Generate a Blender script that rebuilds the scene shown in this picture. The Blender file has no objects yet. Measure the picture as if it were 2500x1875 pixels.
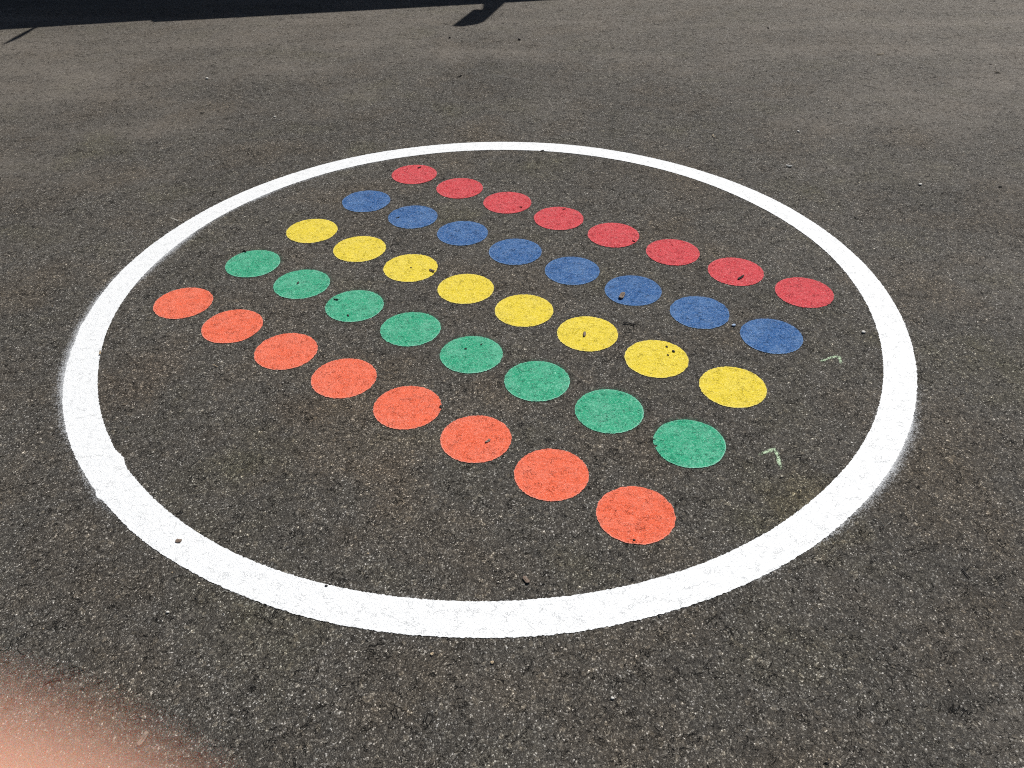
import bpy, bmesh, math, random
from mathutils import Vector, Matrix, noise

R = math.radians
scene = bpy.context.scene

# ------------------------------------------------------------------ camera
CAM_LOC = Vector((0.0, 0.0, 1.5))
PITCH, ROLL = 0.667854, -0.010211
cp, sp, cr, sr = math.cos(PITCH), math.sin(PITCH), math.cos(ROLL), math.sin(ROLL)
FWD = Vector((0, cp, -sp))
_r, _u = Vector((1, 0, 0)), Vector((0, sp, cp))
RIGHT = _r * cr + _u * sr
UP = _u * cr - _r * sr
cam_data = bpy.data.cameras.new('camera')
cam = bpy.data.objects.new('camera', cam_data)
scene.collection.objects.link(cam)
M = Matrix((RIGHT, UP, -FWD)).transposed().to_4x4()
M.translation = CAM_LOC
cam.matrix_world = M
cam_data.sensor_fit = 'HORIZONTAL'
cam_data.sensor_width = 36.0
cam_data.lens = 849.588 * 36.0 / 1024.0
cam_data.clip_start = 0.002
cam_data.clip_end = 1000
cam_data.dof.use_dof = True
cam_data.dof.focus_distance = 2.7
cam_data.dof.aperture_fstop = cam_data.lens / 2.0      # a phone's 2 mm wide aperture
scene.camera = cam

# ------------------------------------------------------------------ sky, sun, exposure
SUN_EL, SUN_AZ = R(55), R(61)          # azimuth counted from +x towards +y
world = bpy.data.worlds.new('World')
scene.world = world
world.use_nodes = True
wn = world.node_tree.nodes
wl = world.node_tree.links
wn.clear()
sky = wn.new('ShaderNodeTexSky')
sky.sky_type = 'NISHITA'
sky.sun_disc = False
sky.sun_elevation = SUN_EL
sky.sun_rotation = math.pi / 2 - SUN_AZ
sky.air_density = 1.0
sky.dust_density = 1.0
bg = wn.new('ShaderNodeBackground')
bg.inputs['Strength'].default_value = 0.05
wo = wn.new('ShaderNodeOutputWorld')
wl.new(sky.outputs[0], bg.inputs[0])
wl.new(bg.outputs[0], wo.inputs[0])

sun_d = bpy.data.lights.new('sun', 'SUN')
sun_d.energy = 4.2
sun_d.angle = R(0.45)
sun_d.color = (1.0, 0.965, 0.91)
sun = bpy.data.objects.new('sun', sun_d)
scene.collection.objects.link(sun)
SUN_DIR = Vector((math.cos(SUN_EL) * math.cos(SUN_AZ), math.cos(SUN_EL) * math.sin(SUN_AZ), math.sin(SUN_EL)))
sun.rotation_euler = SUN_DIR.to_track_quat('Z', 'Y').to_euler()

scene.view_settings.view_transform = 'Standard'
scene.view_settings.look = 'None'
scene.view_settings.exposure = 0.12
scene.view_settings.gamma = 1.0
scene.render.engine = 'CYCLES'
scene.cycles.use_denoising = False
scene.cycles.pixel_filter_type = 'BLACKMAN_HARRIS'
scene.cycles.filter_width = 1.05
scene.cycles.max_bounces = 6


# ------------------------------------------------------------------ helpers
def link(o, parent=None):
    scene.collection.objects.link(o)
    if parent:
        o.parent = parent
    return o


def tag(o, label=None, cat=None, group=None, kind=None):
    if label: o['label'] = label
    if cat: o['category'] = cat
    if group: o['group'] = group
    if kind: o['kind'] = kind
    return o


def mesh_obj(name, verts, faces, mat, parent=None, smooth=False):
    me = bpy.data.meshes.new(name)
    me.from_pydata([tuple(v) for v in verts], [], faces)
    me.update()
    if mat: me.materials.append(mat)
    if smooth:
        me.polygons.foreach_set('use_smooth', [True] * len(me.polygons))
    return link(bpy.data.objects.new(name, me), parent)


def set_attr(o, name, vals):
    a = o.data.attributes.new(name, 'FLOAT', 'POINT')
    a.data.foreach_set('value', vals)


def srgb(r, g, b):
    f = lambda c: c / 255 / 12.92 if c / 255 <= 0.04045 else ((c / 255 + 0.055) / 1.055) ** 2.4
    return (f(r), f(g), f(b), 1.0)


class NT:
    """tiny node-tree writer"""
    def __init__(s, tree):
        s.t = tree; s.n = tree.nodes; s.l = tree.links

    def node(s, typ, ins=None, **props):
        nd = s.n.new(typ)
        for k, v in props.items():
            setattr(nd, k, v)
        for k, v in (ins or {}).items():
            s.put(nd.inputs[k], v)
        return nd

    def put(s, sock, v):
        if isinstance(v, bpy.types.NodeSocket):
            s.l.new(v, sock)
        else:
            sock.default_value = v

    def math(s, op, a, b=None, c=None, clamp=False):
        nd = s.n.new('ShaderNodeMath'); nd.operation = op; nd.use_clamp = clamp
        for i, v in enumerate((a, b, c)):
            if v is not None: s.put(nd.inputs[i], v)
        return nd.outputs[0]

    def mix(s, fac, a, b, mode='MIX'):
        nd = s.n.new('ShaderNodeMix'); nd.data_type = 'RGBA'; nd.blend_type = mode
        s.put(nd.inputs[0], fac); s.put(nd.inputs[6], a); s.put(nd.inputs[7], b)
        return nd.outputs[2]

    def mapr(s, v, a, b, c=0.0, d=1.0, smooth=False):
        nd = s.n.new('ShaderNodeMapRange')
        nd.interpolation_type = 'SMOOTHSTEP' if smooth else 'LINEAR'
        nd.clamp = True
        for i, x in enumerate((v, a, b, c, d)):
            s.put(nd.inputs[i], x)
        return nd.outputs[0]

    def noise(s, vec, scale, detail=2.0, rough=0.5, dist=0.0, out=0):
        nd = s.node('ShaderNodeTexNoise', {'Vector': vec, 'Scale': scale, 'Detail': detail, 'Roughness': rough, 'Distortion': dist})
        return nd.outputs[out]

    def ramp(s, fac, stops, interp='LINEAR'):
        nd = s.n.new('ShaderNodeValToRGB'); nd.color_ramp.interpolation = interp
        e = nd.color_ramp.elements
        while len(e) < len(stops): e.new(0.5)
        for el, (p, c) in zip(e, stops):
            el.position = p; el.color = c if len(c) == 4 else (*c, 1)
        s.put(nd.inputs[0], fac)
        return nd.outputs[0]


# ---- the relief shared by asphalt and paint: one group in world coordinates
def relief_group():
    g = bpy.data.node_groups.new('asphalt_relief', 'ShaderNodeTree')
    for nm in ('Height', 'Pit', 'Rand', 'Rand2', 'Micro', 'Gap', 'Fine pit', 'Paint height'):
        g.interface.new_socket(nm, in_out='OUTPUT', socket_type='NodeSocketFloat')
    t = NT(g)
    geo = t.node('ShaderNodeNewGeometry')
    pos = t.node('ShaderNodeVectorMath', {0: geo.outputs['Position'], 1: (1, 1, 0)}, operation='MULTIPLY').outputs[0]
    wob = t.noise(pos, 150, 1, out=1)
    w2 = t.node('ShaderNodeVectorMath', {0: wob, 1: (0.5, 0.5, 0.5)}, operation='SUBTRACT').outputs[0]
    p2 = t.node('ShaderNodeVectorMath', {0: w2, 1: (0.004, 0.004, 0.0), 2: pos}, operation='MULTIPLY_ADD').outputs[0]
    v = t.node('ShaderNodeTexVoronoi', {'Vector': p2, 'Scale': 360.0, 'Randomness': 1.0}, voronoi_dimensions='2D', feature='F1')
    dome = t.math('SUBTRACT', 1.0, v.outputs['Distance'])
    sep = t.node('ShaderNodeSeparateColor', {0: v.outputs['Color']})
    v2 = t.node('ShaderNodeTexVoronoi', {'Vector': p2, 'Scale': 120.0, 'Randomness': 1.0}, voronoi_dimensions='2D', feature='F1')
    sep2 = t.node('ShaderNodeSeparateColor', {0: v2.outputs['Color']})
    fine = t.noise(pos, 520, 2, 0.6)
    mid = t.noise(pos, 55, 3, 0.6, 0.4)
    broad = t.noise(pos, 9, 2, 0.5)
    # crack-like pits between stones: ridges of a distorted noise, kept where another noise is low
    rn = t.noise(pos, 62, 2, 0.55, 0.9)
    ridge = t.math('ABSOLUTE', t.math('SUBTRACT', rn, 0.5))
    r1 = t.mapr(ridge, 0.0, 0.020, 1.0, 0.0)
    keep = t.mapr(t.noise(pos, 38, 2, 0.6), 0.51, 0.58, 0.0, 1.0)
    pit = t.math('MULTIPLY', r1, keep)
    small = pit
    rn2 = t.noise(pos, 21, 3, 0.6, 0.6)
    big = t.mapr(t.math('ABSOLUTE', t.math('SUBTRACT', rn2, 0.5)), 0.0, 0.012, 1.0, 0.0)  # long dashes: shade of dips between clumps, darkened through the pit colour
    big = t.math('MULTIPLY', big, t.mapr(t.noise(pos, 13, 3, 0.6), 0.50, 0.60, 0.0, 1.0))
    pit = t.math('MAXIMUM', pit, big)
    h = t.math('MULTIPLY_ADD', dome, 0.35, t.math('MULTIPLY', sep.outputs[0], 0.35))
    h = t.math('MULTIPLY_ADD', fine, 0.25, h)
    h = t.math('MULTIPLY_ADD', mid, 1.1, h)
    h = t.math('MULTIPLY_ADD', broad, 1.2, h)
    t_h = t.math('MULTIPLY_ADD', small, -0.5, h)
    h = t.math('MULTIPLY_ADD', pit, -1.1, h)
    out = t.node('NodeGroupOutput')
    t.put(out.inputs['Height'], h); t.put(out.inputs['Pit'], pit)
    t.put(out.inputs['Rand'], sep.outputs[1]); t.put(out.inputs['Rand2'], sep2.outputs[2]); t.put(out.inputs['Fine pit'], small); t.put(out.inputs['Paint height'], t_h); t.put(out.inputs['Micro'], fine); t.put(out.inputs['Gap'], v.outputs['Distance'])
    return g


RELIEF = relief_group()


def new_mat(name):
    m = bpy.data.materials.new(name); m.use_nodes = True
    m.node_tree.nodes.clear()
    t = NT(m.node_tree)
    out = t.node('ShaderNodeOutputMaterial')
    b = t.node('ShaderNodeBsdfPrincipled')
    t.put(out.inputs[0], b.outputs[0])
    return m, t, b, out


def asphalt_material():
    m, t, b, out = new_mat('asphalt')
    g = t.node('ShaderNodeGroup', node_tree=RELIEF)
    geo = t.node('ShaderNodeNewGeometry')
    pos = geo.outputs['Position']
    # binder and stone colours, cell by cell, with facet glints put into bright cells
    base = t.ramp(g.outputs['Rand'], [(0.0, (0.029, 0.0255, 0.021)), (0.40, (0.046, 0.041, 0.034)), (0.68, (0.064, 0.057, 0.048)),
                                      (0.82, (0.100, 0.091, 0.077)), (0.93, (0.155, 0.144, 0.124)), (0.98, (0.25, 0.235, 0.21)), (1.0, (0.42, 0.40, 0.37))])
    stone_glint = t.ramp(g.outputs['Rand2'], [(0.0, (0.78, 0.78, 0.78)), (0.5, (1.02, 1.02, 1.02)), (0.94, (1.28, 1.27, 1.25)), (0.99, (1.9, 1.85, 1.75))])
    col = t.mix(1.0, base, stone_glint, 'MULTIPLY')
    # dirt and dust: brown, grey and greenish clouds
    n1 = t.noise(pos, 1.2, 5, 0.62, 0.7)
    n2 = t.node('ShaderNodeTexNoise', {'Vector': pos, 'Scale': 2.3, 'Detail': 4.0, 'Roughness': 0.6}).outputs[0]
    tint = t.ramp(n2, [(0.30, (1.09, 1.0, 0.88)), (0.42, (1.04, 1.0, 0.95)), (0.52, (0.99, 1.0, 1.01)), (0.60, (1.01, 1.01, 0.95)), (0.70, (1.03, 1.04, 0.86))])
    col = t.mix(1.0, col, t.mix(1.0, col, tint, 'MULTIPLY'))
    amp = t.mapr(n1, 0.32, 0.68, 1.10, 1.48)
    col = t.mix(1.0, col, t.node('ShaderNodeCombineColor', {0: amp, 1: amp, 2: amp}).outputs[0], 'MULTIPLY')
    # rusty brown stain inside the circle and an olive one beside the lower chalk mark
    for cx_, cy_, ra, cc, k_ in ((-0.42, 1.70, 0.38, (1.15, 1.02, 0.88), 0.6), (0.72, 1.42, 0.16, (1.5, 1.40, 1.0), 0.7), (-1.05, 1.95, 0.2, (1.15, 1.02, 0.9), 0.6)):
        ds = t.node('ShaderNodeVectorMath', {0: pos, 1: (cx_, cy_, 0.0)}, operation='DISTANCE').outputs['Value']
        ds = t.math('MULTIPLY_ADD', t.math('SUBTRACT', t.noise(pos, 4.5, 4, 0.65), 0.5), ra * 2.6, ds)
        m_ = t.mapr(ds, ra * 0.1, ra, k_, 0.0, True)
        col = t.mix(m_, col, t.mix(1.0, col, (*cc, 1), 'MULTIPLY'))
    # pale brown mixed in more with distance from the circle's centre, in cloudy streaks
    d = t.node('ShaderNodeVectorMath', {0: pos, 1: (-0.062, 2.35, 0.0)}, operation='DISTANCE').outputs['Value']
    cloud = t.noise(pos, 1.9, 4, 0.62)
    pale_fac = t.mapr(t.math('MULTIPLY_ADD', t.math('SUBTRACT', cloud, 0.5), 4.2, d), 1.35, 3.9, 0.0, 0.66, True)
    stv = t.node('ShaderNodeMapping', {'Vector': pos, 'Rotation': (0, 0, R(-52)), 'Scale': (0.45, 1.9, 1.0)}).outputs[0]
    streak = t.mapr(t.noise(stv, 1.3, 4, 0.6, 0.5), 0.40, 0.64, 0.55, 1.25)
    pale_fac = t.math('MULTIPLY', pale_fac, streak)
    grain_mix = t.mapr(g.outputs['Micro'], 0.3, 0.6, 0.65, 1.0)
    col = t.mix(t.math('MULTIPLY', pale_fac, grain_mix), col, (0.235, 0.206, 0.173, 1))
    clump = t.mapr(t.noise(pos, 75, 3, 0.65), 0.32, 0.68, 0.90, 1.16)
    col = t.mix(1.0, col, t.node('ShaderNodeCombineColor', {0: clump, 1: clump, 2: clump}).outputs[0], 'MULTIPLY')
    gap = t.mapr(g.outputs['Gap'], 0.45, 0.85, 0.0, 0.5)
    col = t.mix(gap, col, (0.014, 0.013, 0.011, 1))
    # shade inside the pits, put into the colour as near-black
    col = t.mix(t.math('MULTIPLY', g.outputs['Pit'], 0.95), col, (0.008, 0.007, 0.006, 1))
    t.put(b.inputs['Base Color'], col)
    rough = t.mapr(g.outputs['Rand'], 0.0, 1.0, 0.55, 0.30)
    t.put(b.inputs['Roughness'], rough)
    b.inputs['Specular IOR Level'].default_value = 0.32
    bump = t.node('ShaderNodeBump', {'Strength': 1.0, 'Distance': 0.0042, 'Height': g.outputs['Height']})
    t.put(b.inputs['Normal'], bump.outputs[0])
    return m


def paint_material(name, col, light, pitcol, pitk=1.0, wear_gloss=0.25, rough=0.34, bump_d=0.0038):
    m, t, b, out = new_mat(name)
    g = t.node('ShaderNodeGroup', node_tree=RELIEF)
    geo = t.node('ShaderNodeNewGeometry')
    pos = geo.outputs['Position']
    var = t.noise(pos, 14, 4, 0.65)
    c = t.mix(t.mapr(var, 0.42, 0.72, 0.0, wear_gloss), col, light)
    # lighter stone tops: worn paint plus glossy flecks put into the colour
    tops = t.mapr(g.outputs['Rand'], 0.8, 1.0, 0.0, wear_gloss)
    mot = t.noise(pos, 130, 3, 0.7)
    c = t.mix(t.mapr(mot, 0.52, 0.70, 0.0, wear_gloss * 1.5), c, light)  # relief lights and darks put into the paint colour as fine mottle
    c = t.mix(t.mapr(mot, 0.44, 0.28, 0.0, wear_gloss * 0.5), c, pitcol)
    c = t.mix(tops, c, light)
    low = t.mapr(g.outputs['Rand2'], 0.0, 0.3, 0.30 * pitk, 0.0)
    c = t.mix(low, c, pitcol)
    # finer crinkles in some areas: unpainted pits and relief shadow, put into the colour
    rn = t.noise(pos, 95, 2, 0.6, 1.2)
    ridge = t.mapr(t.math('ABSOLUTE', t.math('SUBTRACT', rn, 0.5)), 0.0, 0.022, 1.0, 0.0)
    keep = t.mapr(t.noise(pos, 22, 3, 0.65), 0.51, 0.60, 0.0, 0.85)
    pits = t.math('MAXIMUM', g.outputs['Fine pit'], t.math('MULTIPLY', ridge, keep))
    pits = t.math('MULTIPLY', pits, t.mapr(t.noise(pos, 6.5, 2, 0.5), 0.38, 0.62, 0.35, 1.0))
    c = t.mix(t.math('MULTIPLY', pits, pitk, clamp=True), c, pitcol)
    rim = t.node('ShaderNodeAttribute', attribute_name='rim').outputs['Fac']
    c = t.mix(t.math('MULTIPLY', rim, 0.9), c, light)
    t.put(b.inputs['Base Color'], c)
    b.inputs['Roughness'].default_value = rough
    b.inputs['Specular IOR Level'].default_value = 0.38
    bump = t.node('ShaderNodeBump', {'Strength': 1.0, 'Distance': bump_d, 'Height': g.outputs['Paint height']})
    t.put(b.inputs['Normal'], bump.outputs[0])
    return m


def spray_material(name, col, grain=300.0, hard=0.52, gain=1.6):
    """paint mist: sparse droplets whose density is the attribute 'spray'"""
    m, t, b, out = new_mat(name)
    geo = t.node('ShaderNodeNewGeometry')
    pos = geo.outputs['Position']
    g = t.node('ShaderNodeGroup', node_tree=RELIEF)
    s = t.node('ShaderNodeAttribute', attribute_name='spray').outputs['Fac']
    n = t.math('ADD', t.math('MULTIPLY', g.outputs['Rand'], 0.6), t.math('MULTIPLY', t.noise(pos, grain, 2, 0.7), 0.4))
    a = t.math('MULTIPLY', t.math('SUBTRACT', t.math('ADD', s, t.math('MULTIPLY', n, 0.7)), hard), gain, clamp=True)
    a = t.math('MULTIPLY', a, t.mapr(s, 0.0, 0.25, 0.0, 1.0), clamp=True)
    t.put(b.inputs['Base Color'], col)
    b.inputs['Roughness'].default_value = 0.6
    t.put(b.inputs['Alpha'], a)
    bump = t.node('ShaderNodeBump', {'Strength': 1.0, 'Distance': 0.003, 'Height': g.outputs['Height']})
    t.put(b.inputs['Normal'], bump.outputs[0])
    return m


def simple_material(name, col, col2, scale=300, rough=0.7, bump_d=0.0006):
    m, t, b, out = new_mat(name)
    tc = t.node('ShaderNodeTexCoord')
    n = t.noise(tc.outputs['Object'], scale, 3, 0.6)
    t.put(b.inputs['Base Color'], t.mix(n, col, col2))
    b.inputs['Roughness'].default_value = rough
    bump = t.node('ShaderNodeBump', {'Strength': 0.8, 'Distance': bump_d, 'Height': n})
    t.put(b.inputs['Normal'], bump.outputs[0])
    return m


ASPHALT = asphalt_material()
PAINT = {
    'red': paint_material('red_paint', (0.72, 0.066, 0.080, 1), (0.72, 0.13, 0.14, 1), (0.10, 0.008, 0.01, 1), 0.75, 0.3),
    'blue': paint_material('blue_paint', (0.026, 0.120, 0.345, 1), (0.16, 0.30, 0.55, 1), (0.004, 0.012, 0.05, 1), 0.85, 0.5),
    'yellow': paint_material('yellow_paint', (0.90, 0.70, 0.045, 1), (0.92, 0.78, 0.20, 1), (0.34, 0.23, 0.02, 1), 0.5, 0.25),
    'green': paint_material('green_paint', (0.026, 0.41, 0.215, 1), (0.26, 0.66, 0.48, 1), (0.004, 0.05, 0.03, 1), 0.8, 0.4),
    'orange': paint_material('orange_paint', (0.93, 0.155, 0.070, 1), (0.92, 0.30, 0.21, 1), (0.20, 0.018, 0.01, 1), 0.7, 0.3),
}
WHITE = paint_material('white_paint', (0.82, 0.835, 0.84, 1), (0.82, 0.83, 0.83, 1), (0.60, 0.61, 0.62, 1), 0.02, 0.02, 0.5, 0.0016)
WHITE_MIST = spray_material('white_paint_mist', (0.62, 0.635, 0.65, 1))
GREEN_MIST = spray_material('green_paint_mist', (0.012, 0.10, 0.055, 1), 250)
BLUE_MIST = spray_material('blue_paint_mist', (0.014, 0.035, 0.10, 1), 250)
CHALK = spray_material('green_chalk', (0.58, 0.76, 0.50, 1), 420, 0.72, 2.6)
CHALK_W = spray_material('white_chalk', (0.66, 0.64, 0.56, 1), 420, 0.66, 3.0)
CHALK_F = spray_material('faint_scuff', (0.20, 0.19, 0.17, 1), 420)

# ------------------------------------------------------------------ ground
G = 300.0
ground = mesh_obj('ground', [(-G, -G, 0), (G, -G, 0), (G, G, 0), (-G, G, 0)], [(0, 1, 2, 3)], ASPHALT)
tag(ground, kind='structure')

# ------------------------------------------------------------------ white ring
CX, CY, RO, RI = -0.062319, 2.350011, 1.295837, 1.206020


def wobble(a, k, amp):
    return noise.noise(Vector((math.cos(a) * k, math.sin(a) * k, k * 0.37))) * amp


def bumpf(a, c, w):
    d = (a - c + math.pi) % (2 * math.pi) - math.pi
    return math.exp(-(d / w) ** 2)


def ring_edges(a):
    ro = RO + wobble(a, 3.1, 0.004) + wobble(a, 160, 0.0022) + wobble(a, 420, 0.0016)
    ro += 0.006 * bumpf(a, R(222.5), 0.012) + 0.004 * bumpf(a, R(186), 0.02)
    ri = RI - 0.007 * bumpf(a, R(218), 0.02) + wobble(a + 9, 2.7, 0.004) + wobble(a + 5, 170, 0.0022) + wobble(a + 5, 430, 0.0016)
    return ro, ri


NA = 3600
vs, fs = [], []
for i in range(NA):
    a = 2 * math.pi * i / NA
    ro, ri = ring_edges(a)
    for r_ in (ri, (ri + ro) / 2, ro):
        vs.append((CX + r_ * math.cos(a), CY + r_ * math.sin(a), 0.0016))
    j = (i + 1) % NA
    fs += [(3 * i, 3 * i + 1, 3 * j + 1, 3 * j), (3 * i + 1, 3 * i + 2, 3 * j + 2, 3 * j + 1)]
ring = mesh_obj('painted_ring', vs, [tuple(reversed(f)) for f in fs], WHITE)
tag(ring, 'big white painted ring on dark asphalt, enclosing all the coloured dots', 'painted ring')

# mist of overspray along stretches of the ring
for side in (0, 1):
    vs, fs, sv = [], [], []
    NS, K = 1200, 9
    for i in range(NS):
        a = 2 * math.pi * i / NS
        ro, ri = ring_edges(a)
        deg = math.degrees(a)
        if side == 0:   # outside: strong on the near left, some at the right
            amt = 0.75 * bumpf(a, R(197), 0.24) + 0.40 * bumpf(a, R(180), 0.15) + 0.35 * bumpf(a, R(222), 0.08) + 0.75 * bumpf(a, R(-38), 0.24) + 0.12
        else:           # inside: strong at the far left, some nearer
            amt = 0.75 * bumpf(a, R(163), 0.17) + 0.40 * bumpf(a, R(140), 0.2) + 0.2 * bumpf(a, R(118), 0.3) + 0.12
        amt += wobble(a, 11, 0.2)
        for k in range(K + 1):
            d = 0.045 * k / K
            r_ = (ro - 0.002 + d) if side == 0 else (ri + 0.002 - d)
            vs.append((CX + r_ * math.cos(a), CY + r_ * math.sin(a), 0.0008))
            sv.append(max(0.0, amt) * math.exp(-d / 0.016) if k < K else 0.0)
        j = (i + 1) % NS
        for k in range(K):
            q = (i * (K + 1) + k, i * (K + 1) + k + 1, j * (K + 1) + k + 1, j * (K + 1) + k)
            fs.append(q if side else tuple(reversed(q)))
    o = mesh_obj('overspray', vs, fs, WHITE_MIST, ring)
    set_attr(o, 'spray', sv)

# ------------------------------------------------------------------ forty dots
DOT_R = 0.0937
DOTS = {
    'red': [(-0.3971, 3.3141), (-0.2028, 3.178), (-0.0109, 3.0456), (0.1832, 2.9095), (0.3763, 2.7745), (0.573, 2.6446), (0.7665, 2.5073), (0.9624, 2.3707)],
    'blue': [(-0.5658, 3.0702), (-0.3703, 2.9329), (-0.1767, 2.8004), (0.0163, 2.6593), (0.2102, 2.5245), (0.404, 2.3928), (0.5987, 2.2593), (0.7941, 2.1252)],
    'yellow': [(-0.7359, 2.8302), (-0.5403, 2.6907), (-0.3461, 2.5542), (-0.1507, 2.415), (0.0409, 2.2803), (0.2338, 2.1475), (0.4276, 2.0151), (0.6245, 1.8777)],
    'green': [(-0.8989, 2.5936), (-0.7032, 2.4549), (-0.5066, 2.3176), (-0.3136, 2.1824), (-0.1206, 2.0453), (0.0716, 1.9144), (0.2652, 1.7777), (0.4615, 1.6432)],
    'orange': [(-1.0688, 2.3446), (-0.8743, 2.2078), (-0.6784, 2.0714), (-0.4843, 1.9366), (-0.2893, 1.8023), (-0.0967, 1.6697), (0.0965, 1.5332), (0.2912, 1.3939)],
}
ORD = ['first', 'second', 'third', 'fourth', 'fifth', 'sixth', 'seventh', 'last']
EXTRA = {('red', 6): ', stick on it', ('blue', 5): ', a brown chip lying on it', ('yellow', 6): ', three crumbs on it',
         ('orange', 5): ', a grey chip lying on it', ('green', 7): ', notched on the left', ('yellow', 2): ', brown chip on it',
         ('green', 1): ', a black seed in its middle', ('yellow', 5): ', brown seed on it'}
ROWPOS = {'red': 'far row', 'blue': 'second row', 'yellow': 'middle row', 'green': 'fourth row', 'orange': 'near row'}
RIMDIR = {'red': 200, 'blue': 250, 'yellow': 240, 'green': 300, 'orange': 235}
rnd = random.Random(5)
for colr, pts in DOTS.items():
    for n, (x, y) in enumerate(pts):
        seed = rnd.random() * 50
        NSEG = 220
        vs, fs, rim = [(0, 0, 0)], [], [0.0]
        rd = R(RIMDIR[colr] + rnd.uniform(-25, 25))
        for i in range(NSEG):
            a = 2 * math.pi * i / NSEG
            rr = DOT_R + wobble(a, 1.3 + seed, 0.0022) + wobble(a, 28 + seed, 0.0010)
            if colr == 'green' and n == 7:
                rr -= 0.010 * bumpf(a, R(186), 0.035)
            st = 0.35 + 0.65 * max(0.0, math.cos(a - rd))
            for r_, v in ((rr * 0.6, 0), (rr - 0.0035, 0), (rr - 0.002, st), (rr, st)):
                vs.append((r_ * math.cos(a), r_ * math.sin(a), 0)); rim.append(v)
        for i in range(NSEG):
            j = (i + 1) % NSEG
            A, B = 1 + 4 * i, 1 + 4 * j
            fs.append((0, A, B))
            for k in range(3):
                fs.append((A + k, A + k + 1, B + k + 1, B + k))
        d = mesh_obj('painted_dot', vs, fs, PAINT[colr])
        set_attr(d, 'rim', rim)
        d.location = (x, y, 0.0016)
        pos = '%s from left' % ORD[n] if n < 7 else 'rightmost'
        pos = 'leftmost' if n == 0 else pos
        tag(d, '%s painted dot, %s in the %s%s' % (colr, pos, colr + ' row', EXTRA.get((colr, n), '')),
            'painted dot', '%s painted dots in a row' % colr)
        if colr in ('green', 'blue'):
            vs, fs, sv = [], [], []
            K = 6
            for i in range(90):
                a = 2 * math.pi * i / 90
                for k in range(K + 1):
                    dd = 0.030 * k / K
                    r_ = DOT_R - 0.003 + dd
                    vs.append((r_ * math.cos(a), r_ * math.sin(a), -0.0008))
                    s_ = (0.30 + 0.35 * max(0, math.cos(a - R(70)))) * (1.0 if colr == 'green' else 0.75)
                    sv.append(s_ * math.exp(-dd / 0.012) if k < K else 0)
                j = (i + 1) % 90
                for k in range(K):
                    fs.append((i * (K + 1) + k, i * (K + 1) + k + 1, j * (K + 1) + k + 1, j * (K + 1) + k))
            o = mesh_obj('overspray', vs, fs, GREEN_MIST if colr == 'green' else BLUE_MIST, d)
            set_attr(o, 'spray', sv)


# ------------------------------------------------------------------ chalk marks
def stroke(name, pts, width, mat, label, cat, dens=0.5, z=0.0012):
    P = [Vector((x, y, 0)) for x, y in pts]
    S = []
    for i in range(len(P) - 1):
        for k in range(6):
            S.append(P[i].lerp(P[i + 1], k / 6))
    S.append(P[-1])
    vs, fs, sv = [], [], []
    K = 6
    for i, p in enumerate(S):
        t_ = (S[min(i + 1, len(S) - 1)] - S[max(i - 1, 0)]).normalized()
        nrm = Vector((-t_.y, t_.x, 0))
        e = min(1.0, 0.35 + 4 * min(i, len(S) - 1 - i) / len(S))
        for k in range(K + 1):
            u = 2 * k / K - 1
            q = p + nrm * u * width
            vs.append((q.x, q.y, z)); sv.append(dens * e * (1 - abs(u) ** 2.0))
    for i in range(len(S) - 1):
        for k in range(K):
            a = i * (K + 1) + k
            fs.append((a, a + K + 1, a + K + 2, a + 1))
    o = mesh_obj(name, vs, fs, mat)
    set_attr(o, 'spray', sv)
    tag(o, label, cat)
    return o


stroke('chalk_mark', [(0.9016, 1.9906), (0.91, 1.9945), (0.9327, 2.0062), (0.9526, 2.016), (0.9668, 2.0148), (0.9651, 1.9976), (0.9624, 1.9736)],
       0.0085, CHALK, 'pale green chalk hook on the asphalt right of the last yellow dot', 'chalk mark', 0.62)
stroke('chalk_mark', [(0.6287, 1.5935), (0.6535, 1.607), (0.6778, 1.6175), (0.6797, 1.5958), (0.677, 1.5684), (0.6758, 1.5372)],
       0.0085, CHALK, 'pale green chalk corner on the asphalt right of the last green dot', 'chalk mark', 0.66)
stroke('chalk_dash', [(-1.3041, 2.9536), (-1.28, 2.935), (-1.2540, 2.9182)], 0.005, CHALK_W,
       'short pale chalk dash touching the outside of the ring at its far left', 'chalk mark', 0.5)
stroke('scuff_mark', [(-0.12, 4.556), (-0.0051, 4.5037), (0.095, 4.434)], 0.02, CHALK_F,
       'faint pale scuff on the asphalt between the ring and the building shadow', 'scuff mark', 0.42)

# ------------------------------------------------------------------ litter on the ground
CHIPCOL = {
    'black': (simple_material('black_wood', (0.006, 0.005, 0.005, 1), (0.03, 0.025, 0.022, 1))),
    'dark': (simple_material('dark_wood', (0.012, 0.010, 0.008, 1), (0.06, 0.05, 0.04, 1))),
    'brown': (simple_material('brown_bark', (0.10, 0.068, 0.048, 1), (0.22, 0.16, 0.12, 1))),
    'grey': (simple_material('grey_bark', (0.16, 0.13, 0.10, 1), (0.30, 0.26, 0.21, 1))),
    'tan': (simple_material('tan_wood', (0.34, 0.25, 0.15, 1), (0.50, 0.40, 0.27, 1))),
    'white': (simple_material('pale_stone', (0.50, 0.48, 0.43, 1), (0.72, 0.70, 0.65, 1))),
    'blue': (simple_material('pale_blue_chip', (0.30, 0.42, 0.62, 1), (0.45, 0.55, 0.70, 1))),
}


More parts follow.
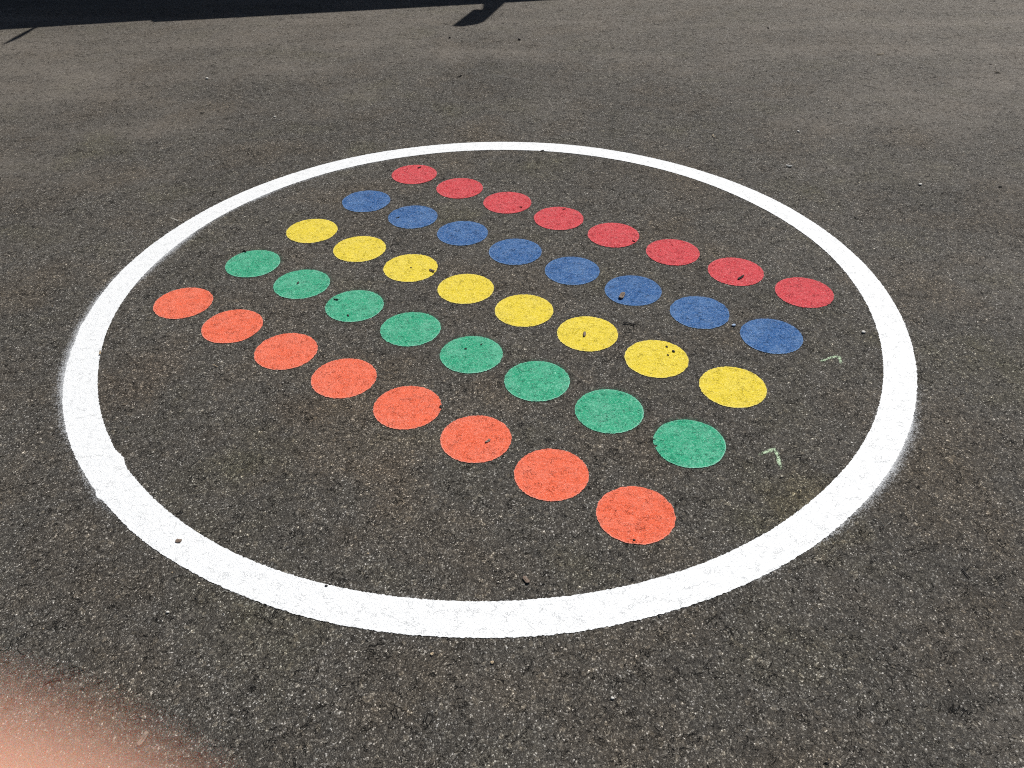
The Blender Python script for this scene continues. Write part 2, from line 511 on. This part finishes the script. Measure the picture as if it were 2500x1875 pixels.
def tube(name, pts, rads, mat, sides=7, parent=None):
    vs, fs = [], []
    for i, p in enumerate(pts):
        t_ = (pts[min(i + 1, len(pts) - 1)] - pts[max(i - 1, 0)]).normalized()
        n1 = t_.cross(Vector((0, 0, 1))).normalized() if abs(t_.z) < 0.95 else Vector((1, 0, 0))
        n2 = t_.cross(n1)
        for k in range(sides):
            a = 2 * math.pi * k / sides
            vs.append(p + (n1 * math.cos(a) + n2 * math.sin(a)) * rads[i])
    for i in range(len(pts) - 1):
        for k in range(sides):
            a, b_ = i * sides + k, i * sides + (k + 1) % sides
            fs.append((a, b_, b_ + sides, a + sides))
    fs.append(tuple(range(sides - 1, -1, -1)))
    fs.append(tuple((len(pts) - 1) * sides + k for k in range(sides)))
    return mesh_obj(name, vs, fs, mat, parent, True)


def chip_mesh(L, Wd, T, rn):
    """a split flake: irregular outline, curled, thick in the middle"""
    n = 12
    vs, fs = [], []
    out = []
    for k in range(n):
        a = 2 * math.pi * k / n
        c, s = math.cos(a), math.sin(a)
        sx = math.copysign(abs(c) ** 0.6, c); sy = math.copysign(abs(s) ** 0.6, s)
        out.append((sx * L / 2 * rn.uniform(0.86, 1.06), sy * Wd / 2 * rn.uniform(0.75, 1.15)))
    curl = T * rn.uniform(0.4, 1.2)
    for lev, (sc, zz) in enumerate(((0.88, 0.0), (1.0, 0.35), (0.93, 0.85), (0.5, 1.0))):
        for (x, y) in out:
            vs.append((x * sc, y * sc, zz * T + curl * (2 * x / L) ** 2 + rn.uniform(-.06, .06) * T))
    for lev in range(3):
        for k in range(n):
            a, b_ = lev * n + k, lev * n + (k + 1) % n
            fs.append((a, b_, b_ + n, a + n))
    fs.append(tuple(range(n - 1, -1, -1))); fs.append(tuple(3 * n + k for k in range(n)))
    return vs, fs


def lump_mesh(L, W_, T, rn):
    bm = bmesh.new()
    bmesh.ops.create_icosphere(bm, subdivisions=2, radius=0.5)
    sd = rn.random() * 90
    for v in bm.verts:
        k = 1 + 0.35 * noise.noise(v.co * 2.4 + Vector((sd, 0, 0)))
        v.co = Vector((v.co.x * L * k, v.co.y * W_ * k, (v.co.z * k + 0.42) * T))
    vs = [tuple(v.co) for v in bm.verts]; fs = [tuple(v.index for v in f.verts) for f in bm.faces]
    bm.free()
    return vs, fs


DEBRIS = [
    ('wood_chip', 0.7737, 2.4629, 39.3, 0.0364, 'black', 'black stick of wood on the seventh red dot'),
    ('wood_chip', 0.3619, 2.3555, 64.0, 0.0404, 'brown', 'broad brown chip of wood on the sixth blue dot'),
    ('twig', 0.3662, 2.194, -18.9, 0.0359, 'black', 'dark twig between the sixth blue dot and the sixth yellow dot'),
    ('wood_chip', -0.2701, 2.529, -41.1, 0.0233, 'brown', 'small brown chip near the right edge of the third yellow dot'),
    ('seed', 0.2242, 2.1409, 83.0, 0.0263, 'brown', 'thin brown seed in the middle of the sixth yellow dot'),
    ('crumb', 0.4663, 2.0721, -61.5, 0.0093, 'black', 'highest of the three black crumbs on the seventh yellow dot'),
    ('crumb', 0.4828, 2.0478, -61.6, 0.0122, 'black', 'rightmost of the three black crumbs on the seventh yellow dot'),
    ('crumb', 0.4638, 2.0298, -34.8, 0.0076, 'black', 'lowest of the three black crumbs on the seventh yellow dot'),
    ('pebble', 0.6908, 2.1813, 28.8, 0.0139, 'blue', 'pale blue paint fleck between the last two blue dots'),
    ('pebble', 1.0794, 2.1372, 36.6, 0.0144, 'white', 'white chip on the asphalt right of the last blue dot'),
    ('twig', 0.3683, 1.6569, 6.5, 0.0164, 'black', 'black stick poking into the left edge of the last green dot'),
    ('wood_chip', -0.9497, 2.6816, -46.9, 0.026, 'dark', 'dark chip at the top edge of the first green dot'),
    ('seed', -0.7163, 2.4584, 79.9, 0.0174, 'black', 'black seed in the middle of the second green dot'),
    ('wood_chip', -0.5719, 2.352, -18.1, 0.0205, 'black', 'black sliver at the upper left of the third green dot'),
    ('crumb', -0.5189, 2.2584, -58.7, 0.0106, 'black', 'tiny crumb near the lower edge of the third green dot'),
    ('twig', -0.8715, 1.9987, -33.2, 0.0221, 'tan', 'yellowish twig on bare asphalt left of the third orange dot'),
    ('crumb', -0.1382, 2.0721, -9.4, 0.0088, 'black', 'black crumb near the top edge of the fifth green dot'),
    ('wood_chip', -0.065, 1.6571, 40.5, 0.0181, 'grey', 'grey chip on the sixth orange dot'),
    ('crumb', -0.1971, 1.8001, -66.9, 0.0117, 'black', 'black crumb on the right edge of the fifth orange dot'),
    ('crumb', 0.2779, 1.3134, -0.8, 0.0066, 'black', 'black crumb at the bottom edge of the last orange dot'),
    ('wood_chip', -0.7756, 1.325, -18.2, 0.015, 'brown', 'brown triangular chip on the lower left of the white ring'),
    ('pebble', -0.4116, 1.1909, -0.7, 0.0072, 'black', 'black pebble on the near part of the white ring'),
    ('wood_chip', 0.0271, 1.201, -61.7, 0.0232, 'brown', 'brown folded husk on the asphalt just inside the near part of the ring'),
    ('seed', 0.3057, 1.1035, -71.4, 0.0086, 'black', 'black seed at the outer edge of the ring, right of its nearest point'),
    ('wood_chip', -0.1683, 1.0164, 34.3, 0.0075, 'tan', 'left one of two tan squares of chip on the asphalt below the ring'),
    ('wood_chip', -0.0456, 0.9951, 5.0, 0.0074, 'tan', 'right one of two tan squares of chip on the asphalt below the ring'),
    ('wood_chip', -1.2359, 2.0682, 105.1, 0.0235, 'tan', 'tan chip against the inner edge of the ring at its left side'),
    ('wood_chip', -0.6952, 0.8379, 71.6, 0.0319, 'grey', 'long grey piece of bark beside the blurred fingertip'),
    ('pebble', -0.7391, 1.1257, -0.7, 0.0079, 'white', 'round white pebble above the blurred fingertip'),
    ('twig', -0.9145, 0.9617, 16.8, 0.0322, 'dark', 'curved dark twig seen through the blur of the fingertip'),
    ('wood_chip', 1.1695, 3.3511, -21.5, 0.0282, 'white', 'whitish stick beyond the ring at its upper right'),
    ('seed', 1.2951, 3.477, -14.3, 0.0135, 'dark', 'dark seed just beyond the whitish stick'),
    ('twig', 2.0565, 4.809, 4.3, 0.0397, 'tan', 'pale twig lying far off near the top right'),
    ('wood_chip', 2.5568, 4.4897, -18.5, 0.0274, 'tan', 'pale husk at the far right near the top'),
    ('seed', 1.9564, 3.1389, -1.3, 0.0194, 'dark', 'dark seed husk at the right edge, level with the far part of the ring'),
    ('pebble', 1.6474, 3.1649, -1.3, 0.0147, 'white', 'oval white pebble beyond the ring, right of the whitish stick'),
    ('crumb', 1.7036, 3.0857, -1.3, 0.0096, 'black', 'black crumb right of the oval white pebble'),
    ('pebble', 1.311, 3.7277, -68.6, 0.0183, 'white', 'small white pebble beyond the whitish stick'),
    ('twig', 0.9204, 3.6785, -82.4, 0.0329, 'tan', 'short tan twig beyond the ring right of its farthest point'),
    ('twig', 1.2735, 2.9992, -71.5, 0.0191, 'dark', 'dark twig right of the ring near its upper right edge'),
    ('twig', 1.3018, 2.8865, -71.4, 0.0242, 'dark', 'dark twig right of the ring, the lower one of two'),
    ('seed', 2.5866, 4.6279, -1.8, 0.0152, 'dark', 'dark seed just left of the pale husk'),
    ('seed', 1.5645, 5.3377, -69.6, 0.0233, 'dark', 'dark seed in the far right part of the asphalt'),
    ('crumb', 1.3651, 4.5525, -1.8, 0.0108, 'black', 'black crumb far off, in line with the white pebble'),
    ('seed', 0.1427, 3.541, 22.0, 0.0173, 'dark', 'dark seed on the far part of the white ring'),
    ('wood_chip', -0.4273, 2.9244, 30.4, 0.0165, 'black', 'black sliver on the second blue dot'),
    ('wood_chip', -0.3806, 3.3749, 42.1, 0.0204, 'black', 'dark sliver on the first red dot'),
    ('wood_chip', 0.0418, 3.0024, -31.6, 0.0142, 'black', 'dark sliver on the third red dot'),
    ('wood_chip', 0.2071, 2.9815, 19.5, 0.0134, 'black', 'dark sliver at the top edge of the fourth red dot'),
    ('wood_chip', 0.4443, 2.7229, -40.1, 0.0149, 'black', 'black sliver at the right edge of the fifth red dot'),
    ('crumb', -0.3445, 2.5524, -1.1, 0.0057, 'black', 'tiny black crumb in the middle of the third yellow dot'),
    ('wood_chip', -1.4774, 4.026, -1.6, 0.0219, 'dark', 'dark sliver on the asphalt beyond the ring at the left'),
    ('pebble', -1.1172, 3.9738, 50.2, 0.016, 'white', 'white pebble beyond the ring, right of a dark sliver'),
    ('pebble', -1.5914, 4.5262, -25.8, 0.0245, 'white', 'white pebble between the building shadow and the dark sliver'),
    ('crumb', -0.3467, 5.2051, -31.1, 0.023, 'black', 'black crumb just left of the tip of the lamp shadow'),
    ('crumb', 0.0637, 5.1511, -51.6, 0.0285, 'black', 'black crumb right of the lamp shadow'),
    ('wood_chip', -0.2575, 4.5178, 38.5, 0.0309, 'dark', 'dark chip beyond the farthest point of the ring'),
    ('twig', 0.9971, 1.2068, -76.5, 0.0252, 'black', 'dark curved twig right of the ring near the right edge'),
    ('seed', 0.5638, 0.7804, -23.5, 0.0081, 'black', 'black seed at the bottom edge of the view, right of centre'),
    ('twig', 0.8025, 4.318, 12.2, 0.0263, 'dark', 'dark twig beyond the ring, right of its farthest point'),
    ('pebble', 0.1882, 0.9136, -0.6, 0.0079, 'white', 'pale pebble below the near part of the ring'),
    ('seed', -0.0918, 2.0946, 44.8, 0.0089, 'dark', 'dark seed between the fourth and fifth green dots'),
    ('twig', 0.6939, 1.7308, 30.7, 0.0136, 'dark', 'dark twig between the two chalk marks'),
    ('twig', 0.671, 1.5125, -5.2, 0.014, 'black', 'black twig just below the lower chalk mark'),
    ('twig', 0.0312, 1.6863, -41.9, 0.0149, 'dark', 'dark twig between the sixth orange and the fifth green dot'),
]
rn = random.Random(11)
for kind, x, y, ang, L, colr, label in DEBRIS:
    if y > 3.6 and kind in ('crumb', 'pebble'): L *= 0.75
    mat = CHIPCOL[colr]
    L = max(L, 0.007)
    on_paint = 0.0018
    if kind == 'twig':
        n = 9
        bend = rn.uniform(-0.22, 0.22)
        th = max(0.0013, L * 0.065)
        pts = [Vector(((k / (n - 1) - 0.5) * L, bend * L * (1 - (2 * k / (n - 1) - 1) ** 2) + rn.uniform(-.02, .02) * L, th * 1.0 + rn.uniform(0, th * 0.5))) for k in range(n)]
        o = tube('twig', pts, [th * (1.0 - 0.5 * abs(k / (n - 1) - 0.35)) for k in range(n)], mat)
        cat = 'twig'
    elif kind == 'wood_chip':
        square = 'square' in label
        wd = L * (0.9 if square else 0.45 if colr == 'brown' else 0.32 if colr == 'white' else 0.20 if colr != 'grey' else 0.36)
        if 'triangular' in label: wd = L * 0.8
        vs, fs = chip_mesh(L, max(wd, 0.004), min(0.0045, max(0.0015, L * 0.13)), rn)
        o = mesh_obj('wood_chip', vs, fs, mat)
        cat = 'wood chip'
    elif kind == 'seed':
        vs, fs = lump_mesh(L, max(L * 0.34, 0.003), max(L * 0.22, 0.0025), rn)
        o = mesh_obj('seed', vs, fs, mat, None, True)
        cat = 'seed'
    elif kind == 'pebble':
        vs, fs = lump_mesh(L, L * 0.75, L * 0.4, rn)
        o = mesh_obj('pebble', vs, fs, mat, None, True)
        cat = 'pebble'
    else:
        vs, fs = lump_mesh(L, L * 0.6, L * 0.4, rn)
        o = mesh_obj('crumb', vs, fs, mat)
        cat = 'crumb'
    o.location = (x, y, on_paint)
    o.rotation_euler = (rn.uniform(-.05, .05), rn.uniform(-.05, .05), R(ang))
    tag(o, label, cat)

# loose grit, far too much to count: tiny stone fragments all over the asphalt
vs, fs = [], []
gr = random.Random(3)
octv = [(1, 0, 0), (-1, 0, 0), (0, 1, 0), (0, -1, 0), (0, 0, 1), (0, 0, -0.2)]
octf = [(0, 2, 4), (2, 1, 4), (1, 3, 4), (3, 0, 4), (2, 0, 5), (1, 2, 5), (3, 1, 5), (0, 3, 5)]
midx = []
for i in range(5200):
    x = gr.uniform(-4.5, 4.5); y = gr.uniform(0.4, 7.0)
    d = math.hypot(x - CX, y - CY)
    inside_dots = any((x - px) ** 2 + (y - py) ** 2 < 0.1 ** 2 for row in DOTS.values() for px, py in row)
    if (RI - 0.01 < d < RO + 0.01 or inside_dots) and gr.random() < 0.9:
        continue
    s = gr.choice((0.0009, 0.0011, 0.0013, 0.0016, 0.0022)) * gr.uniform(0.8, 1.2)
    rz = gr.uniform(0, 6.28); c_, s_ = math.cos(rz), math.sin(rz)
    ax = gr.uniform(0.5, 1.0); n0 = len(vs)
    for (a, b_, c) in octv:
        a2, b2 = a * s * gr.uniform(0.8, 1.2), b_ * s * ax
        vs.append((x + a2 * c_ - b2 * s_, y + a2 * s_ + b2 * c_, 0.001 + c * s * 0.6))
    for f in octf:
        fs.append(tuple(n0 + k for k in f))
    midx += [gr.choices((0, 1, 2), (0.5, 0.15, 0.35))[0]] * 8
grit = mesh_obj('grit', vs, fs, CHIPCOL['white'])
grit.data.materials.append(CHIPCOL['tan']); grit.data.materials.append(CHIPCOL['black'])
grit.data.polygons.foreach_set('material_index', midx)
tag(grit, kind='stuff')
tag(grit, 'fine pale and dark grit strewn over the asphalt')

# ------------------------------------------------------------------ the building whose roof edge throws the shadow
HR = 2.35
OFF = Vector((math.cos(SUN_AZ), math.sin(SUN_AZ), 0)) * (HR / math.tan(SUN_EL))
WALL = simple_material('dark_brick', (0.06, 0.05, 0.045, 1), (0.10, 0.08, 0.07, 1), 12, 0.85, 0.004)
ROOFM = simple_material('dark_roofing', (0.03, 0.03, 0.03, 1), (0.05, 0.05, 0.05, 1), 20, 0.8, 0.003)
METAL = simple_material('dark_metal', (0.03, 0.03, 0.032, 1), (0.05, 0.05, 0.05, 1), 60, 0.5)
GLASS = simple_material('dark_glass', (0.01, 0.012, 0.014, 1), (0.015, 0.017, 0.02, 1), 3, 0.08, 0.0001)


def prism(name, poly, z0, z1, mat, parent=None):
    n = len(poly)
    a = sum(poly[i][0] * poly[(i + 1) % n][1] - poly[(i + 1) % n][0] * poly[i][1] for i in range(n))
    if a < 0: poly = poly[::-1]
    vs = [(x, y, z0) for x, y in poly] + [(x, y, z1) for x, y in poly]
    fs = [tuple(range(n - 1, -1, -1)), tuple(range(n, 2 * n))]
    fs += [(i, (i + 1) % n, (i + 1) % n + n, i + n) for i in range(n)]
    return mesh_obj(name, vs, fs, mat, parent)


bld = bpy.data.objects.new('building', None); link(bld)
tag(bld, 'dark building just beyond the far edge, throwing its straight roof shadow over the asphalt', 'building')
edge = [(-4.0369, 5.3144), (-3.1246, 5.4678), (-2.2574, 5.641), (-2.2283, 5.5991), (0.3156, 6.0301), (1.5746, 6.2474), (6.0555, 6.9767)]
edge = [(-14.0, 3.62)] + edge + [(14.0, 8.27)]
top = [(x + OFF.x, y + OFF.y) for x, y in edge]
prism('roof', top + [(14 + OFF.x, 20.0), (-14 + OFF.x, 20.0)], HR - 0.10, HR, ROOFM, bld)
rise = [(x, y, HR + 0.004) for x, y in ((top[0][0], top[0][1] + 0.35), (top[-1][0], top[-1][1] + 0.35))]
rise += [(14 + OFF.x, top[-1][1] + 5.35, HR + 4.8), (-14 + OFF.x, top[0][1] + 5.35, HR + 4.8), (14 + OFF.x, 20, HR + 0.5), (-14 + OFF.x, 20, HR + 0.5)]
mesh_obj('sky_block_roof', rise, [(0, 1, 2, 3), (3, 2, 4, 5), (1, 4, 2), (0, 3, 5), (0, 5, 4, 1)], ROOFM, bld)  # added roof, unseen: blocks sky light to deepen the shadow
n_ = Vector((top[-1][0] - top[0][0], top[-1][1] - top[0][1], 0)).normalized()
nb = Vector((-n_.y, n_.x, 0))                       # from the roof edge into the building
a0, a1 = Vector((*top[0], 0)) + nb * 0.45, Vector((*top[-1], 0)) + nb * 0.45


def wall_quad(s0, s1, z0, z1, name, mat, depth=0.2, out=0.0, parent=bld):
    p0 = a0.lerp(a1, s0) - nb * out; p1 = a0.lerp(a1, s1) - nb * out
    return prism(name, [tuple(p0.xy), tuple(p1.xy), tuple((p1 + nb * depth).xy), tuple((p0 + nb * depth).xy)], z0, z1, mat, parent)


wall_quad(0.01, 0.99, 0.0, HR - 0.103, 'wall', WALL)
for s in (0.12, 0.27, 0.62, 0.80):
    w = wall_quad(s, s + 0.07, 1.0, 2.1, 'window', METAL, 0.05, 0.04)
    wall_quad(s + 0.004, s + 0.066, 1.06, 2.04, 'pane', GLASS, 0.02, 0.052, w)
dr = wall_quad(0.44, 0.475, 0.0, 2.1, 'door', METAL, 0.05, 0.04)
wall_quad(0.469, 0.4715, 0.95, 1.15, 'handle', METAL, 0.03, 0.09, dr)

# flat floodlight shape over the roof edge, cut to the outline of its shadow
lamp = [(-0.1574, 5.9162), (-0.1657, 5.7988), (-0.2241, 5.8106), (-0.3399, 5.4653), (-0.2739, 5.4498), (-0.1846, 5.4949),
        (-0.1526, 5.5382), (-0.0935, 5.7292)]
arm = [(-0.1479, 6.30), (-0.1574, 5.9162), (-0.0935, 5.7292), (-0.023, 5.9613), (0.0127, 6.30)]
hd = [(x + OFF.x, y + OFF.y) for x, y in lamp]
am = [(x + OFF.x, y + OFF.y) for x, y in arm]
prism('floodlight', hd, HR - 0.02, HR + 0.02, METAL, bld)
prism('floodlight_arm', am, HR + 0.003, HR + 0.03, METAL, bld)
rod = [(-2.9651, 5.162), (-2.9353, 5.2446), (-2.9215, 5.3506), (-2.915, 5.5125), (-2.89, 5.80), (-2.925, 5.80), (-2.9342, 5.522), (-2.9531, 5.3936), (-2.962, 5.2943)]
rd_ = [(x + OFF.x, y + OFF.y) for x, y in rod]
prism('roof_spar', rd_, HR + 0.002, HR + 0.02, METAL, bld)

# ------------------------------------------------------------------ the photographer's hand, a fingertip just in front of the lens
SKIN, st, sb, so = new_mat('skin')
tc = st.node('ShaderNodeTexCoord')
sn = st.noise(tc.outputs['Object'], 180, 3, 0.6)
st.put(sb.inputs['Base Color'], st.mix(sn, (0.51, 0.275, 0.195, 1), (0.58, 0.325, 0.24, 1)))
sb.inputs['Roughness'].default_value = 0.55
sb.inputs['Subsurface Weight'].default_value = 0.9
sb.inputs['Subsurface Radius'].default_value = (0.007, 0.0028, 0.0016)
sb.inputs['Subsurface Scale'].default_value = 1.0


def cs(x, y, z):
    """millimetres: right, up, forward of the lens"""
    return CAM_LOC + RIGHT * x * 0.001 + UP * y * 0.001 + FWD * z * 0.001


def chain_mesh(bm, pts, rads, closed_tip=True, sides=20):
    """tapered tube through pts with a rounded tip at the end"""
    P = [Vector(p) for p in pts]
    dense, rr = [], []
    N = 8
    for i in range(len(P) - 1):
        p0 = P[max(i - 1, 0)]; p1 = P[i]; p2 = P[i + 1]; p3 = P[min(i + 2, len(P) - 1)]
        for k in range(N):
            t_ = k / N
            q = 0.5 * ((2 * p1) + (p2 - p0) * t_ + (2 * p0 - 5 * p1 + 4 * p2 - p3) * t_ ** 2 + (3 * p1 - p0 - 3 * p2 + p3) * t_ ** 3)
            dense.append(q); rr.append(rads[i] * (1 - t_) + rads[i + 1] * t_)
    dense.append(P[-1]); rr.append(rads[-1])
    d = (dense[-1] - dense[-2]).normalized()
    base, r0 = dense[-1].copy(), rr[-1]
    for k in range(1, 8):
        f = math.sin(k / 7 * math.pi / 2)
        dense.append(base + d * r0 * 0.95 * f); rr.append(max(r0 * math.sqrt(max(0, 1 - f * f)), r0 * 0.02))
    rings = []
    ref = Vector((0.3, 0.5, 0.8))
    for i, p in enumerate(dense):
        t_ = (dense[min(i + 1, len(dense) - 1)] - dense[max(i - 1, 0)]).normalized()
        n1 = t_.cross(ref).normalized(); n2 = t_.cross(n1)
        rings.append([bm.verts.new(p + (n1 * math.cos(2 * math.pi * k / sides) + n2 * math.sin(2 * math.pi * k / sides)) * rr[i]) for k in range(sides)])
    for i in range(len(rings) - 1):
        for k in range(sides):
            bm.faces.new((rings[i][k], rings[i][(k + 1) % sides], rings[i + 1][(k + 1) % sides], rings[i + 1][k]))
    bm.faces.new(rings[-1]); bm.faces.new(rings[0][::-1])


bm = bmesh.new()
# index finger: tip beside the lens, then down and left to the knuckle
chain_mesh(bm, [cs(-62, -78, 6), cs(-48, -56, 16), cs(-24, -36, 13), cs(-8.15, -10.6, 8.0)], [0.0105, 0.0098, 0.0088, 0.0076])
chain_mesh(bm, [cs(-78, -64, 0), cs(-76, -40, 8), cs(-70, -20, 4), cs(-62, -10, -8)], [0.0108, 0.0100, 0.0090, 0.0078])
chain_mesh(bm, [cs(-92, -58, -6), cs(-94, -34, 2), cs(-89, -14, -2), cs(-80, -6, -14)], [0.0104, 0.0096, 0.0086, 0.0074])
chain_mesh(bm, [cs(-104, -58, -14), cs(-110, -38, -8), cs(-108, -22, -10), cs(-102, -14, -18)], [0.0094, 0.0086, 0.0076, 0.0066])
chain_mesh(bm, [cs(-70, -120, -22), cs(-48, -104, -34), cs(-34, -82, -36), cs(-26, -62, -30)], [0.0150, 0.0125, 0.0110, 0.0092])
# palm and wrist
chain_mesh(bm, [cs(-112, -235, -40), cs(-104, -160, -30), cs(-92, -120, -20), cs(-86, -90, -10), cs(-82, -74, -4)], [0.027, 0.027, 0.033, 0.034, 0.022], sides=28)
me = bpy.data.meshes.new('hand'); bm.to_mesh(me); bm.free()
me.materials.append(SKIN)
me.polygons.foreach_set('use_smooth', [True] * len(me.polygons))
hand = link(bpy.data.objects.new('hand', me))
rm = hand.modifiers.new('remesh', 'REMESH'); rm.mode = 'VOXEL'; rm.voxel_size = 0.0012; rm.use_smooth_shade = True
sm = hand.modifiers.new('smooth', 'SMOOTH'); sm.factor = 0.6; sm.iterations = 8
tag(hand, 'blurred pink fingertip of the photographer over the lower left corner', 'hand')
